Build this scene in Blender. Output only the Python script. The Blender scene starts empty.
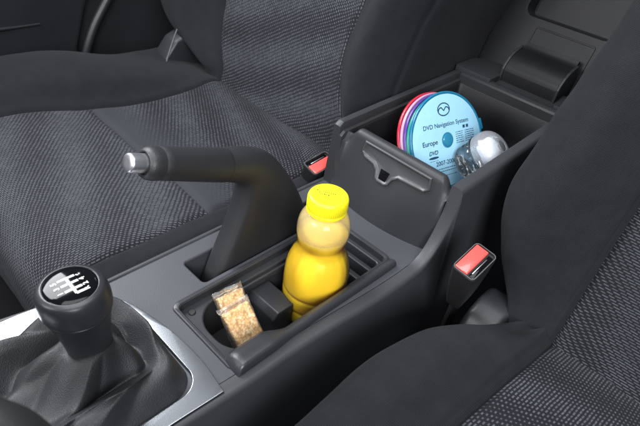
import bpy, bmesh, math, random
from mathutils import Vector, Matrix, noise
S = 0.01                                   # the script models in centimetres
R = math.radians
scn = bpy.context.scene
COL = scn.collection
random.seed(7)

# ------------------------------------------------------------------ materials
def new_mat(name):
    m = bpy.data.materials.new(name); m.use_nodes = True
    nt = m.node_tree
    return m, nt, nt.nodes['Principled BSDF'], nt.nodes['Material Output']

def nd(nt, typ, **kw):
    n = nt.nodes.new(typ)
    for k, v in kw.items():
        if k in n.inputs: n.inputs[k].default_value = v
        else: setattr(n, k, v)
    return n

def plastic(name, col, rough=0.45, grain=850, bump=0.28, var=0.16, spec=0.5, coat=0.0):
    m, nt, b, o = new_mat(name)
    tc = nd(nt, 'ShaderNodeTexCoord')
    n1 = nd(nt, 'ShaderNodeTexNoise', Scale=grain, Detail=3.0, Roughness=0.6)
    n2 = nd(nt, 'ShaderNodeTexNoise', Scale=14.0, Detail=4.0)
    nt.links.new(tc.outputs['Object'], n1.inputs['Vector'])
    nt.links.new(tc.outputs['Object'], n2.inputs['Vector'])
    mx = nd(nt, 'ShaderNodeMix', data_type='RGBA')
    mx.inputs[6].default_value = (*[c*(1-var) for c in col], 1)
    mx.inputs[7].default_value = (*[c*(1+var) for c in col], 1)
    nt.links.new(n2.outputs['Fac'], mx.inputs[0])
    nt.links.new(mx.outputs[2], b.inputs['Base Color'])
    mr = nd(nt, 'ShaderNodeMapRange'); mr.inputs[3].default_value = rough-0.06; mr.inputs[4].default_value = rough+0.08
    nt.links.new(n2.outputs['Fac'], mr.inputs[0]); nt.links.new(mr.outputs[0], b.inputs['Roughness'])
    b.inputs['Specular IOR Level'].default_value = spec
    b.inputs['Coat Weight'].default_value = coat
    if bump:
        bp = nd(nt, 'ShaderNodeBump', Strength=bump, Distance=0.0004)
        nt.links.new(n1.outputs['Fac'], bp.inputs['Height']); nt.links.new(bp.outputs[0], b.inputs['Normal'])
    return m

def metal(name, col, rough, aniso=False):
    m, nt, b, o = new_mat(name)
    b.inputs['Base Color'].default_value = (*col, 1); b.inputs['Metallic'].default_value = 1.0
    tc = nd(nt, 'ShaderNodeTexCoord'); n = nd(nt, 'ShaderNodeTexNoise', Scale=25.0, Detail=2.0)
    nt.links.new(tc.outputs['Object'], n.inputs['Vector'])
    mr = nd(nt, 'ShaderNodeMapRange'); mr.inputs[3].default_value = rough*0.95; mr.inputs[4].default_value = rough*1.06
    nt.links.new(n.outputs['Fac'], mr.inputs[0]); nt.links.new(mr.outputs[0], b.inputs['Roughness'])
    return m

def leather(name, col, scale=820, rough=0.44, bump=0.42):
    m, nt, b, o = new_mat(name)
    tc = nd(nt, 'ShaderNodeTexCoord')
    v = nd(nt, 'ShaderNodeTexVoronoi', Scale=scale); v.feature = 'SMOOTH_F1'; v.inputs['Smoothness'].default_value = 0.4
    n = nd(nt, 'ShaderNodeTexNoise', Scale=60.0, Detail=5.0)
    nt.links.new(tc.outputs['Object'], v.inputs['Vector']); nt.links.new(tc.outputs['Object'], n.inputs['Vector'])
    b.inputs['Base Color'].default_value = (*col, 1)
    mr = nd(nt, 'ShaderNodeMapRange'); mr.inputs[3].default_value = rough-0.08; mr.inputs[4].default_value = rough+0.12
    nt.links.new(n.outputs['Fac'], mr.inputs[0]); nt.links.new(mr.outputs[0], b.inputs['Roughness'])
    ad = nd(nt, 'ShaderNodeMath', operation='MULTIPLY_ADD'); ad.inputs[1].default_value = 0.12
    nt.links.new(n.outputs['Fac'], ad.inputs[0]); nt.links.new(v.outputs['Distance'], ad.inputs[2])
    bp = nd(nt, 'ShaderNodeBump', Strength=bump, Distance=0.0008)
    nt.links.new(ad.outputs[0], bp.inputs['Height']); nt.links.new(bp.outputs[0], b.inputs['Normal'])
    return m

def fabric_plain(name, col):
    m, nt, b, o = new_mat(name)
    uv = nd(nt, 'ShaderNodeUVMap')
    w1 = nd(nt, 'ShaderNodeTexWave', Scale=2.1, Distortion=1.2); w1.inputs['Detail'].default_value = 2; w1.inputs['Detail Scale'].default_value = 3
    w2 = nd(nt, 'ShaderNodeTexWave', Scale=2.1, Distortion=1.2); w2.bands_direction = 'Y'; w2.inputs['Detail'].default_value = 2; w2.inputs['Detail Scale'].default_value = 3
    n = nd(nt, 'ShaderNodeTexNoise', Scale=0.5, Detail=6.0, Roughness=0.65)
    for q in (w1, w2, n): nt.links.new(uv.outputs[0], q.inputs['Vector'])
    mu = nd(nt, 'ShaderNodeMath', operation='MULTIPLY')
    nt.links.new(w1.outputs['Fac'], mu.inputs[0]); nt.links.new(w2.outputs['Fac'], mu.inputs[1])
    ad = nd(nt, 'ShaderNodeMath', operation='MULTIPLY_ADD'); ad.inputs[1].default_value = 0.7
    nt.links.new(n.outputs['Fac'], ad.inputs[0]); nt.links.new(mu.outputs[0], ad.inputs[2])
    mx = nd(nt, 'ShaderNodeMix', data_type='RGBA')
    mx.inputs[6].default_value = (*[c*0.5 for c in col], 1); mx.inputs[7].default_value = (*[c*1.5 for c in col], 1)
    nt.links.new(ad.outputs[0], mx.inputs[0]); nt.links.new(mx.outputs[2], b.inputs['Base Color'])
    b.inputs['Roughness'].default_value = 0.95; b.inputs['Specular IOR Level'].default_value = 0.06
    b.inputs['Sheen Weight'].default_value = 0.035; b.inputs['Sheen Roughness'].default_value = 0.5
    bp = nd(nt, 'ShaderNodeBump', Strength=0.35, Distance=0.0006)
    nt.links.new(ad.outputs[0], bp.inputs['Height']); nt.links.new(bp.outputs[0], b.inputs['Normal'])
    return m

def fabric_dash(name, dark, light, bw=0.7, rh=0.34, hl=0.30, hw=0.24, turn=0.0, band=0.10, fade=None):
    """woven seat cloth: short pale dashes in staggered rows on a black ground; their length swells in soft bands"""
    m, nt, b, o = new_mat(name)
    L = nt.links.new
    def mth(op, a, c=None, d=None):
        n = nd(nt, 'ShaderNodeMath', operation=op)
        for k, v in enumerate((a, c, d)):
            if v is None: continue
            if isinstance(v, (int, float)): n.inputs[k].default_value = v
            else: L(v, n.inputs[k])
        return n.outputs[0]
    uv = nd(nt, 'ShaderNodeUVMap')
    mp = nd(nt, 'ShaderNodeMapping'); mp.inputs['Rotation'].default_value = (0, 0, turn); L(uv.outputs[0], mp.inputs['Vector'])
    nz = nd(nt, 'ShaderNodeTexNoise', Scale=0.5, Detail=2.0); L(uv.outputs[0], nz.inputs['Vector'])
    sp = nd(nt, 'ShaderNodeSeparateXYZ'); L(mp.outputs[0], sp.inputs[0])
    sn = nd(nt, 'ShaderNodeSeparateXYZ'); L(nz.outputs['Color'], sn.inputs[0])
    u = mth('MULTIPLY_ADD', sn.outputs[0], 0.25, sp.outputs[0]); v = mth('MULTIPLY_ADD', sn.outputs[1], 0.18, sp.outputs[1])
    vr = mth('DIVIDE', v, rh); row = mth('FLOOR', vr); fv = mth('SUBTRACT', mth('FRACT', vr), 0.5)
    uu = mth('MULTIPLY_ADD', row, 0.37, mth('DIVIDE', u, bw)); fu = mth('SUBTRACT', mth('FRACT', uu), 0.5)
    cell = nd(nt, 'ShaderNodeCombineXYZ'); L(mth('FLOOR', uu), cell.inputs[0]); L(row, cell.inputs[1])
    wn = nd(nt, 'ShaderNodeTexWhiteNoise'); L(cell.outputs[0], wn.inputs['Vector'])
    sw = mth('SINE', mth('ADD', mth('MULTIPLY', u, 0.75), mth('MULTIPLY', v, 0.28)))
    half = mth('ADD', mth('MULTIPLY_ADD', sw, band, hl), mth('MULTIPLY_ADD', wn.outputs['Value'], 0.08, -0.04))
    def step(x, lim, soft):
        n = nd(nt, 'ShaderNodeMapRange'); n.interpolation_type = 'SMOOTHSTEP'
        L(mth('SUBTRACT', lim, mth('ABSOLUTE', x)), n.inputs[0]); n.inputs[1].default_value = -soft; n.inputs[2].default_value = soft
        return n.outputs[0]
    mask = mth('MULTIPLY', step(fu, half, 0.09), step(fv, hw, 0.15))
    fine = nd(nt, 'ShaderNodeTexNoise', Scale=11.0, Detail=3.0); L(uv.outputs[0], fine.inputs['Vector'])
    big = nd(nt, 'ShaderNodeTexNoise', Scale=0.13, Detail=2.0); L(uv.outputs[0], big.inputs['Vector'])
    mask = mth('MULTIPLY', mask, mth('MULTIPLY_ADD', wn.outputs['Value'], 0.35, 0.65))
    m2 = mth('MULTIPLY', mask, mth('MULTIPLY_ADD', fine.outputs['Fac'], 0.9, 0.5))
    m2 = mth('MULTIPLY', m2, mth('MULTIPLY_ADD', big.outputs['Fac'], 0.9, 0.5))
    if fade:      # one plain edge painted paler where it catches light; dashes come in gradually
        fr = nd(nt, 'ShaderNodeMapRange'); fr.interpolation_type = 'SMOOTHSTEP'; sf = nd(nt, 'ShaderNodeSeparateXYZ'); L(uv.outputs[0], sf.inputs[0])
        L(sf.outputs[1], fr.inputs[0]); fr.inputs[1].default_value = fade[0]; fr.inputs[2].default_value = fade[1]
        m2 = mth('ADD', mth('MULTIPLY', m2, fr.outputs[0]), mth('MULTIPLY_ADD', fr.outputs[0], -0.2, 0.2))
    m3 = mth('ADD', m2, mth('MULTIPLY_ADD', fine.outputs['Fac'], 0.22, -0.06))
    mx = nd(nt, 'ShaderNodeMix', data_type='RGBA')
    mx.inputs[6].default_value = (*dark, 1); mx.inputs[7].default_value = (*light, 1)
    L(m3, mx.inputs[0]); L(mx.outputs[2], b.inputs['Base Color'])
    b.inputs['Roughness'].default_value = 0.75; b.inputs['Specular IOR Level'].default_value = 0.12
    b.inputs['Sheen Weight'].default_value = 0.03
    bp = nd(nt, 'ShaderNodeBump', Strength=0.55, Distance=0.0011)
    L(m3, bp.inputs['Height']); L(bp.outputs[0], b.inputs['Normal'])
    return m

def simple(name, col, rough=0.4, **kw):
    m, nt, b, o = new_mat(name)
    tc = nd(nt, 'ShaderNodeTexCoord'); n = nd(nt, 'ShaderNodeTexNoise', Scale=90.0, Detail=3.0)
    nt.links.new(tc.outputs['Object'], n.inputs['Vector'])
    mx = nd(nt, 'ShaderNodeMix', data_type='RGBA')
    mx.inputs[6].default_value = (*[c*0.92 for c in col], 1); mx.inputs[7].default_value = (*[min(1, c*1.06) for c in col], 1)
    nt.links.new(n.outputs['Fac'], mx.inputs[0]); nt.links.new(mx.outputs[2], b.inputs['Base Color'])
    b.inputs['Roughness'].default_value = rough
    for k, v in kw.items(): b.inputs[k.replace('_', ' ')].default_value = v
    return m

def film(name, tint, clear=0.75, rough=0.08, milk=0.0, milkcol=(1, 1, 1), crumple=0.0):
    """thin clear plastic: transparent with fresnel gloss and a little milky body"""
    m, nt, b, o = new_mat(name); nt.nodes.remove(b)
    tr = nd(nt, 'ShaderNodeBsdfTransparent'); tr.inputs[0].default_value = (*tint, 1)
    gl = nd(nt, 'ShaderNodeBsdfGlossy'); gl.inputs['Roughness'].default_value = rough
    df = nd(nt, 'ShaderNodeBsdfDiffuse'); df.inputs[0].default_value = (*milkcol, 1)
    tl = nd(nt, 'ShaderNodeBsdfTranslucent'); tl.inputs[0].default_value = (*milkcol, 1)
    mm = nd(nt, 'ShaderNodeMixShader'); mm.inputs[0].default_value = 0.35
    nt.links.new(df.outputs[0], mm.inputs[1]); nt.links.new(tl.outputs[0], mm.inputs[2])
    m0 = nd(nt, 'ShaderNodeMixShader'); m0.inputs[0].default_value = milk
    nt.links.new(tr.outputs[0], m0.inputs[1]); nt.links.new(mm.outputs[0], m0.inputs[2])
    fr = nd(nt, 'ShaderNodeFresnel', IOR=1.0+clear)
    m1 = nd(nt, 'ShaderNodeMixShader')
    nt.links.new(fr.outputs[0], m1.inputs[0]); nt.links.new(m0.outputs[0], m1.inputs[1]); nt.links.new(gl.outputs[0], m1.inputs[2])
    nt.links.new(m1.outputs[0], o.inputs['Surface'])
    if crumple:
        tc = nd(nt, 'ShaderNodeTexCoord'); n = nd(nt, 'ShaderNodeTexNoise', Scale=110.0, Detail=4.0)
        nt.links.new(tc.outputs['Object'], n.inputs['Vector'])
        bp = nd(nt, 'ShaderNodeBump', Strength=crumple, Distance=0.002)
        nt.links.new(n.outputs['Fac'], bp.inputs['Height'])
        nt.links.new(bp.outputs[0], gl.inputs['Normal']); nt.links.new(bp.outputs[0], fr.inputs['Normal'])
    return m

M = {}
M['console'] = plastic('console_plastic', (0.046, 0.049, 0.056), 0.48)
M['console_side'] = plastic('console_side_plastic', (0.037, 0.0385, 0.043), 0.47)
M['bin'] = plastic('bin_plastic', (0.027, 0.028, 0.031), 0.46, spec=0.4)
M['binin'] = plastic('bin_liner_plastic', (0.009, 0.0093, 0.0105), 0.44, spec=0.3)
M['tray'] = plastic('tray_plastic', (0.027, 0.028, 0.032), 0.36)
M['black'] = plastic('black_plastic', (0.012, 0.012, 0.013), 0.5)
M['rubber'] = plastic('grip_rubber', (0.019, 0.019, 0.021), 0.46, grain=1000, bump=0.55)
M['latch'] = plastic('latch_plastic', (0.085, 0.087, 0.09), 0.36)
M['catch'] = plastic('catch_plastic', (0.046, 0.047, 0.050), 0.36)
M['knob'] = plastic('knob_plastic', (0.026, 0.027, 0.032), 0.34, grain=1400, bump=0.18)
M['gloss'] = simple('gloss_black', (0.004, 0.004, 0.005), 0.07, Specular_IOR_Level=0.22)
M['white'] = simple('white_print', (0.85, 0.85, 0.85), 0.35)
M['satin'] = metal('satin_metal', (0.56, 0.58, 0.62), 0.24)
M['chrome'] = metal('chrome_metal', (0.93, 0.94, 0.96), 0.33)
M['leather'] = leather('boot_leather', (0.014, 0.0145, 0.017), scale=1150, rough=0.52, bump=0.32)
M['plain'] = fabric_plain('plain_cloth', (0.0140, 0.0146, 0.0170))
M['dash_y'] = fabric_dash('dash_cloth_lengthways', (0.0055, 0.006, 0.008), (0.094, 0.100, 0.113), 0.58, 0.34, 0.27, 0.21, R(90), 0.12)
M['dash_x'] = fabric_dash('dash_cloth_crossways', (0.005, 0.0055, 0.007), (0.072, 0.077, 0.088), 0.85, 0.26, 0.33, 0.22, 0.0, 0.08)
M['dash_fine'] = fabric_dash('dash_cloth_fine', (0.009, 0.0095, 0.012), (0.106, 0.112, 0.126), 0.55, 0.27, 0.31, 0.23, R(90), 0.09)
M['dash_insert'] = fabric_dash('dash_cloth_insert', (0.0055, 0.006, 0.008), (0.096, 0.102, 0.115), 0.58, 0.34, 0.27, 0.21, R(90), 0.12, fade=(38.5, 47.5))
M['carpet'] = fabric_plain('carpet_pile', (0.012, 0.012, 0.013))
M['door'] = plastic('door_plastic', (0.020, 0.021, 0.024), 0.4)
M['red'] = simple('red_button_plastic', (0.72, 0.085, 0.075), 0.25, Specular_IOR_Level=0.6, Coat_Weight=0.6)
M['yellow'] = simple('yellow_cap_plastic', (0.92, 0.80, 0.015), 0.38, Subsurface_Weight=0.15)
M['ink'] = simple('ink', (0.03, 0.03, 0.02), 0.6)
M['inkteal'] = simple('teal_ink', (0.012, 0.05, 0.09), 0.5)
M['label'] = simple('disc_label', (0.31, 0.58, 0.76), 0.28)
M['hub'] = simple('disc_hub', (0.02, 0.18, 0.30), 0.25)

# ------------------------------------------------------------------ object helpers
ORG = {}
def link(o, origin, parent=None):
    COL.objects.link(o)
    ORG[o.name] = Vector(origin)
    if parent is not None:
        o.parent = parent
        o.location = (Vector(origin) - ORG[parent.name])*S
    else:
        o.location = Vector(origin)*S
    return o

def tag(o, label=None, cat=None, group=None, kind=None):
    if label: o['label'] = label
    if cat: o['category'] = cat
    if group: o['group'] = group
    if kind: o['kind'] = kind
    return o

def thing(name, loc, label, cat, group=None):
    o = bpy.data.objects.new(name, None); o.empty_display_size = 0.02
    link(o, loc); return tag(o, label, cat, group)

def finish(name, bm, mat, parent=None, origin=None, angle=38, wn=False, recalc=True, flat=False):
    if origin is None: origin = ORG[parent.name] if parent is not None else Vector((0, 0, 0))
    origin = Vector(origin)
    if recalc: bmesh.ops.recalc_face_normals(bm, faces=bm.faces)
    for v in bm.verts: v.co = (v.co - origin)*S
    if not flat:
        for f in bm.faces: f.smooth = True
        a = R(angle)
        for e in bm.edges:
            if len(e.link_faces) == 2 and e.calc_face_angle(0) > a: e.smooth = False
    me = bpy.data.meshes.new(name); bm.to_mesh(me); bm.free()
    for q in (mat if isinstance(mat, (list, tuple)) else [mat]): me.materials.append(q)
    o = bpy.data.objects.new(name, me); link(o, origin, parent)
    if wn:
        w = o.modifiers.new('normals', 'WEIGHTED_NORMAL'); w.keep_sharp = True
    return o

def add_box(bm, x0, x1, y0, y1, z0, z1, r=0.0, seg=3, mtx=None):
    g = bmesh.ops.create_cube(bm, size=1.0)
    vs = g['verts']
    for v in vs: v.co = Vector(((x0+x1)/2+v.co.x*(x1-x0), (y0+y1)/2+v.co.y*(y1-y0), (z0+z1)/2+v.co.z*(z1-z0)))
    if r > 0:
        es = list({e for v in vs for e in v.link_edges})
        q = bmesh.ops.bevel(bm, geom=es, offset=r, segments=seg, affect='EDGES', profile=0.5, clamp_overlap=True)
        vs = list({v for f in q['faces'] for v in f.verts} | {v for v in vs if v.is_valid})
    if mtx is not None:
        for v in vs: v.co = mtx @ v.co
    return vs

def add_prism(bm, pts, axis, a0, a1, r=0.0, seg=3, mtx=None):
    """polygon pts (2D) extruded along axis: 'x' -> pts are (y,z); 'y' -> (x,z); 'z' -> (x,y)"""
    def mk(p, a):
        return {'x': (a, p[0], p[1]), 'y': (p[0], a, p[1]), 'z': (p[0], p[1], a)}[axis]
    va = [bm.verts.new(mk(p, a0)) for p in pts]; vb = [bm.verts.new(mk(p, a1)) for p in pts]
    n = len(pts)
    fs = [bm.faces.new(va), bm.faces.new(list(reversed(vb)))]
    for i in range(n): fs.append(bm.faces.new([va[i], vb[i], vb[(i+1) % n], va[(i+1) % n]]))
    vs = va+vb
    bmesh.ops.recalc_face_normals(bm, faces=fs)
    if r > 0:
        es = list({e for f in fs for e in f.edges})
        q = bmesh.ops.bevel(bm, geom=es, offset=r, segments=seg, affect='EDGES', profile=0.5, clamp_overlap=True)
        vs = list({v for f in q['faces'] for v in f.verts} | {v for v in vs if v.is_valid})
    if mtx is not None:
        for v in vs: v.co = mtx @ v.co
    return vs

def add_lathe(bm, prof, n=64, mtx=None, rip=None, cap0=True, cap1=True):
    """prof: list of (r, z); rip(theta, r, z) -> radius factor"""
    rings = []
    for r, z in prof:
        ring = []
        for i in range(n):
            t = 2*math.pi*i/n
            rr = r*(rip(t, r, z) if rip else 1)
            c = Vector((rr*math.cos(t), rr*math.sin(t), z))
            ring.append(bm.verts.new(mtx @ c if mtx is not None else c))
        rings.append(ring)
    for a, b in zip(rings, rings[1:]):
        for i in range(n): bm.faces.new([a[i], a[(i+1) % n], b[(i+1) % n], b[i]])
    if cap0: bm.faces.new(list(reversed(rings[0])))
    if cap1: bm.faces.new(rings[-1])
    return rings

def add_rings(bm, rings, closed=True, cap0=True, cap1=True):
    vr = [[bm.verts.new(p) for p in r] for r in rings]
    n = len(vr[0])
    for a, b in zip(vr, vr[1:]):
        for i in range(n if closed else n-1): bm.faces.new([a[i], a[(i+1) % n], b[(i+1) % n], b[i]])
    if closed and cap0: bm.faces.new(list(reversed(vr[0])))
    if closed and cap1: bm.faces.new(vr[-1])
    return vr

def add_tube(bm, path, rad, n=10):
    path = [Vector(p) for p in path]
    rings = []
    up = Vector((0.13, 0.2, 0.97))
    for i, p in enumerate(path):
        d = (path[min(i+1, len(path)-1)]-path[max(i-1, 0)]).normalized()
        a = d.cross(up).normalized(); b = a.cross(d)
        r = rad[i] if isinstance(rad, (list, tuple)) else rad
        rings.append([p+a*(r*math.cos(2*math.pi*k/n))+b*(r*math.sin(2*math.pi*k/n)) for k in range(n)])
    add_rings(bm, rings)

def crom(p0, p1, p2, p3, t):
    return 0.5*((2*p1)+(p2-p0)*t+(2*p0-5*p1+4*p2-p3)*t*t+(3*p1-p0-3*p2+p3)*t**3)

def smooth_path(pts, k):
    pts = [Vector(p) for p in pts]; out = []
    for i in range(len(pts)-1):
        a = pts[max(i-1, 0)]; b = pts[i]; c = pts[i+1]; d = pts[min(i+2, len(pts)-1)]
        for j in range(k): out.append(crom(a, b, c, d, j/k))
    out.append(pts[-1]); return out

def rrect(x0, x1, y0, y1, r, k=7):
    """counter-clockwise rounded rectangle; r = one radius or (x0y0, x1y0, x1y1, x0y1)"""
    rs = r if isinstance(r, (list, tuple)) else (r,)*4
    out = []
    for (cx, cy, a0), q in zip(((x0, y0, 180), (x1, y0, 270), (x1, y1, 0), (x0, y1, 90)), rs):
        ox = cx+q if cx == x0 else cx-q; oy = cy+q if cy == y0 else cy-q
        for i in range(k+1):
            t = R(a0+90*i/k); out.append((ox+q*math.cos(t), oy+q*math.sin(t)))
    return out

def offset_loop(loop, d):
    """d > 0 moves the counter-clockwise loop inwards"""
    n = len(loop); out = []
    for i in range(n):
        a = Vector(loop[i-1]); b = Vector(loop[i]); c = Vector(loop[(i+1) % n])
        t1 = (b-a); t2 = (c-b)
        t1 = t1.normalized() if t1.length > 1e-6 else t2.normalized()
        t2 = t2.normalized() if t2.length > 1e-6 else t1
        n1 = Vector((-t1.y, t1.x)); n2 = Vector((-t2.y, t2.x))
        m = n1+n2
        m = m/max(m.dot(n1), 0.4) if m.length > 1e-6 else n1
        out.append((b.x+m.x*d, b.y+m.y*d))
    return out

def add_plate(bm, outer, holes, z, outer_prof=(), hole_profs=()):
    """flat sheet at z with holes; edge profiles are lists of (offset, z): outer offsets go outwards, hole offsets inwards"""
    edges = []
    def loop(pts, zz):
        vs = [bm.verts.new((p[0], p[1], zz)) for p in pts]
        es = [bm.edges.new((vs[i], vs[(i+1) % len(vs)])) for i in range(len(vs))]
        return vs, es
    lo, es = loop(outer, z); edges += es
    hl = []
    for h in holes:
        vs, es = loop(h, z); edges += es; hl.append(vs)
    bmesh.ops.triangle_fill(bm, use_beauty=True, use_dissolve=False, edges=edges, normal=(0, 0, 1))
    def skirt(vs, base, prof, sgn):
        prev = vs
        for off, zz in prof:
            cur = [bm.verts.new((p[0], p[1], zz)) for p in offset_loop(base, sgn*off)]
            for i in range(len(cur)): bm.faces.new([prev[i], prev[(i+1) % len(cur)], cur[(i+1) % len(cur)], cur[i]])
            prev = cur
        return prev
    skirt(lo, outer, outer_prof, -1)
    return [skirt(v, h, p, 1) for v, h, p in zip(hl, holes, hole_profs)]

def round_edge(r, z, depth, k=4):
    return [(r*math.sin(R(90*i/k)), z-r*(1-math.cos(R(90*i/k)))) for i in range(1, k+1)]+[(r, z-depth)]

def smstep(a, b, x):
    t = min(1, max(0, (x-a)/(b-a))); return t*t*(3-2*t)

_font_cache = {}
def add_text(bm, s, size, mtx, bold=0.0, align='CENTER', shear=0.0):
    """lettering as real flat geometry; mtx takes text plane (cm) to the world"""
    cu = bpy.data.curves.new('lettering', 'FONT'); cu.body = s; cu.size = size; cu.offset = bold
    cu.align_x = align; cu.align_y = 'CENTER'; cu.extrude = 0.006; cu.shear = shear
    o = bpy.data.objects.new('lettering', cu); COL.objects.link(o)
    dg = bpy.context.evaluated_depsgraph_get(); dg.update()
    me = bpy.data.meshes.new_from_object(o.evaluated_get(dg))
    COL.objects.unlink(o); bpy.data.objects.remove(o); bpy.data.curves.remove(cu)
    k = len(bm.verts); bm.from_mesh(me); bm.verts.ensure_lookup_table()
    for v in bm.verts[k:]: v.co = mtx @ v.co
    bpy.data.meshes.remove(me)

def frame(o, x, y, z):
    m = Matrix.Identity(4)
    for i, c in enumerate((x, y, z, o)):
        for j in range(3): m[j][i] = c[j]
    return m

# ------------------------------------------------------------------ upholstered surfaces
def upholstery(ctrl, ku, kv, seam_cols, seam_rows, patches, parent, depth=0.45, width=0.35, cols_by_row=None, puff=0.0, wr=0.0):
    """ctrl[row][col] = 3D control points, smoothly interpolated; patches: (name, row0, row1, col0, col1, mat)"""
    nr, nc = len(ctrl), len(ctrl[0])
    C = [[Vector(p) for p in r] for r in ctrl]
    rows = []
    for r in C:
        rows.append(smooth_path(r, ku))
    NU = len(rows[0])
    grid = []
    for i in range(nr-1):
        a = rows[max(i-1, 0)]; b = rows[i]; c = rows[i+1]; d = rows[min(i+2, nr-1)]
        for j in range(kv):
            t = j/kv; grid.append([crom(a[u], b[u], c[u], d[u], t) for u in range(NU)])
    grid.append(rows[-1]); NV = len(grid)
    def nrm(i, j):
        du = grid[i][min(j+1, NU-1)]-grid[i][max(j-1, 0)]; dv = grid[min(i+1, NV-1)][j]-grid[max(i-1, 0)][j]
        n = du.cross(dv); return n.normalized() if n.length > 1e-9 else Vector((0, 0, 1))
    N = [[nrm(i, j) for j in range(NU)] for i in range(NV)]
    flip = -1 if N[NV//2][NU//2].dot(Vector((0, -0.6, 0.8))) < 0 else 1
    # arc lengths for the cloth scale
    U = [[0.0]*NU for _ in range(NV)]; V = [[0.0]*NU for _ in range(NV)]
    mid = NU//2
    for i in range(NV):
        for j in range(1, NU): U[i][j] = U[i][j-1]+(grid[i][j]-grid[i][j-1]).length
        o = U[i][mid]
        for j in range(NU): U[i][j] -= o
    for i in range(1, NV):
        for j in range(NU): V[i][j] = V[i-1][j]+(grid[i][mid]-grid[i-1][mid]).length
    G = [[None]*NU for _ in range(NV)]
    for i in range(NV):
        for j in range(NU):
            d = 0
            for c in seam_cols:
                x = abs(U[i][j]-U[i][c*ku]); d = max(d, math.exp(-(x/width)**2))
            for (rr, c0, c1) in seam_rows:
                if c0*ku <= j <= c1*ku:
                    x = abs(V[i][j]-V[rr*kv][j]); d = max(d, math.exp(-(x/width)**2))
            p = grid[i][j]
            w = wr*(noise.noise(Vector((p.x*0.09, p.y*0.09, p.z*0.09+3)))+0.4*noise.noise(Vector((p.x*0.3, p.y*0.3, p.z*0.3))))
            G[i][j] = p+N[i][j]*flip*(w-depth*d)
    out = []
    for name, r0, r1, c0, c1, mat in patches:
        bm = bmesh.new(); uvl = bm.loops.layers.uv.new('UVMap')
        i0, i1, j0, j1 = r0*kv, r1*kv, c0*ku, c1*ku
        vs = [[bm.verts.new(G[i][j]) for j in range(j0, j1+1)] for i in range(i0, i1+1)]
        for i in range(i1-i0):
            for j in range(j1-j0):
                q = [(i, j), (i, j+1), (i+1, j+1), (i+1, j)]
                if flip < 0: q.reverse()
                f = bm.faces.new([vs[a][b] for a, b in q])
                for lp, (a, b) in zip(f.loops, q): lp[uvl].uv = (U[a+i0][b+j0], V[a+i0][b+j0])
        out.append(finish(name, bm, mat, parent, angle=180, recalc=False))
    return out

# ================================================================== SETTING
bm = bmesh.new(); add_box(bm, -75, 80, -30, 135, -27, -25)
tag(finish('floor', bm, M['carpet']), kind='structure')

# ================================================================== CENTRE CONSOLE
con = thing('centre_console', (0, 20, -24), 'dark grey plastic console between the two seats, with open front tray and open storage box', 'console')
def xr(y): return 7.5+0.9*smstep(4, 20, y)+1.2*smstep(20, 40, y)      # right edge of the top
def xl(y): return -9.4-1.5*smstep(13, 2, y)
SP = 1.5                                                             # width of the side panel's shoulder
# --- deck with its openings
ys = [-6+i*1.5 for i in range(36)]
outer = [(xr(y)-SP, y) for y in ys if y < 46.5]+[(xr(46.5)-SP, 46.5), (-9.4, 46.5)]+[(xl(y), y) for y in reversed(ys) if y < 46]
slot = rrect(-7.6, -3.5, 21.6, 41.0, 0.7)
TX0, TX1, TY0, TY1 = -2.75, 6.15, 17.75, 40.0
tray_hole = rrect(TX0, TX1, TY0, TY1, (0.7, 0.5, 0.7, 0.7))
bm = bmesh.new()
add_plate(bm, outer, [slot, tray_hole], 0.0, [(0.12, -0.03), (0.25, -0.15), (0.3, -0.35), (0.3, -14)][:0] or [(0.0, -0.8)],
          [round_edge(0.22, 0.0, 7.0), round_edge(0.15, 0.0, 1.0)])
finish('deck', bm, M['console'], con, wn=True)
# left flank with a thin raised lip along the seat
bm = bmesh.new(); rings = []
for y in [-6+i*1.0 for i in range(54)]:
    x = xl(y)
    pr = [(x+0.02, -0.6), (x, 0.0), (x-0.1, 0.16), (x-0.28, 0.2), (x-0.5, 0.1), (x-0.62, -0.2), (x-0.9, -3), (x-1.3, -10), (x-1.5, -24)]
    rings.append([Vector((px, y, pz)) for px, pz in pr])
add_rings(bm, rings, closed=False); finish('side_trim', bm, M['console_side'], con, angle=60)
# handbrake slot floor
bm = bmesh.new(); add_box(bm, -7.9, -3.3, 21.3, 41.5, -7.2, -6.6); finish('slot_floor', bm, M['black'], con)
# --- right side panel: runs along the deck, sweeps up the front of the bin and along its rim
def ztop(y):
    return 9.25*smstep(41.0, 46.6, y)**1.0*(1.0) + 0.75*smstep(46.6, 74, y)
def zt(y):
    if y < 40.5: return 0.0
    if y < 45.6:
        t = (y-40.5)/5.1; return 9.2*(1-math.sqrt(max(0, 1-t**2.4)))
    return 9.2+0.85*(y-45.6)/28
yy = [-6+i for i in range(46)]+[40.5+0.25*i for i in range(1, 17)]+[44.6+0.1*i for i in range(1, 11)]+[45.75, 46, 46.5]+[47+i for i in range(0, 28)]
bm = bmesh.new(); rings = []
for y in yy:
    x = xr(y); z = zt(y); r = 0.55
    pr = [(x-SP, z-12 if z > 1 else -8), (x-SP, z-0.12), (x-SP+0.05, z-0.03), (x-SP+0.14, z), (x-r, z)]
    for i in range(1, 6): pr.append((x-r+r*math.sin(R(18*i)), z-r*(1-math.cos(R(18*i)))))
    pr += [(x+0.1, z-1.6), (x+0.35+0.02*z, min(z-4, -3)), (x+0.9, -8), (x+1.3, -14), (x+1.4, -24)]
    rings.append([Vector((px, y, pz)) for px, pz in pr])
add_rings(bm, rings, closed=False); finish('side_panel', bm, M['console_side'], con, angle=40)

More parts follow.
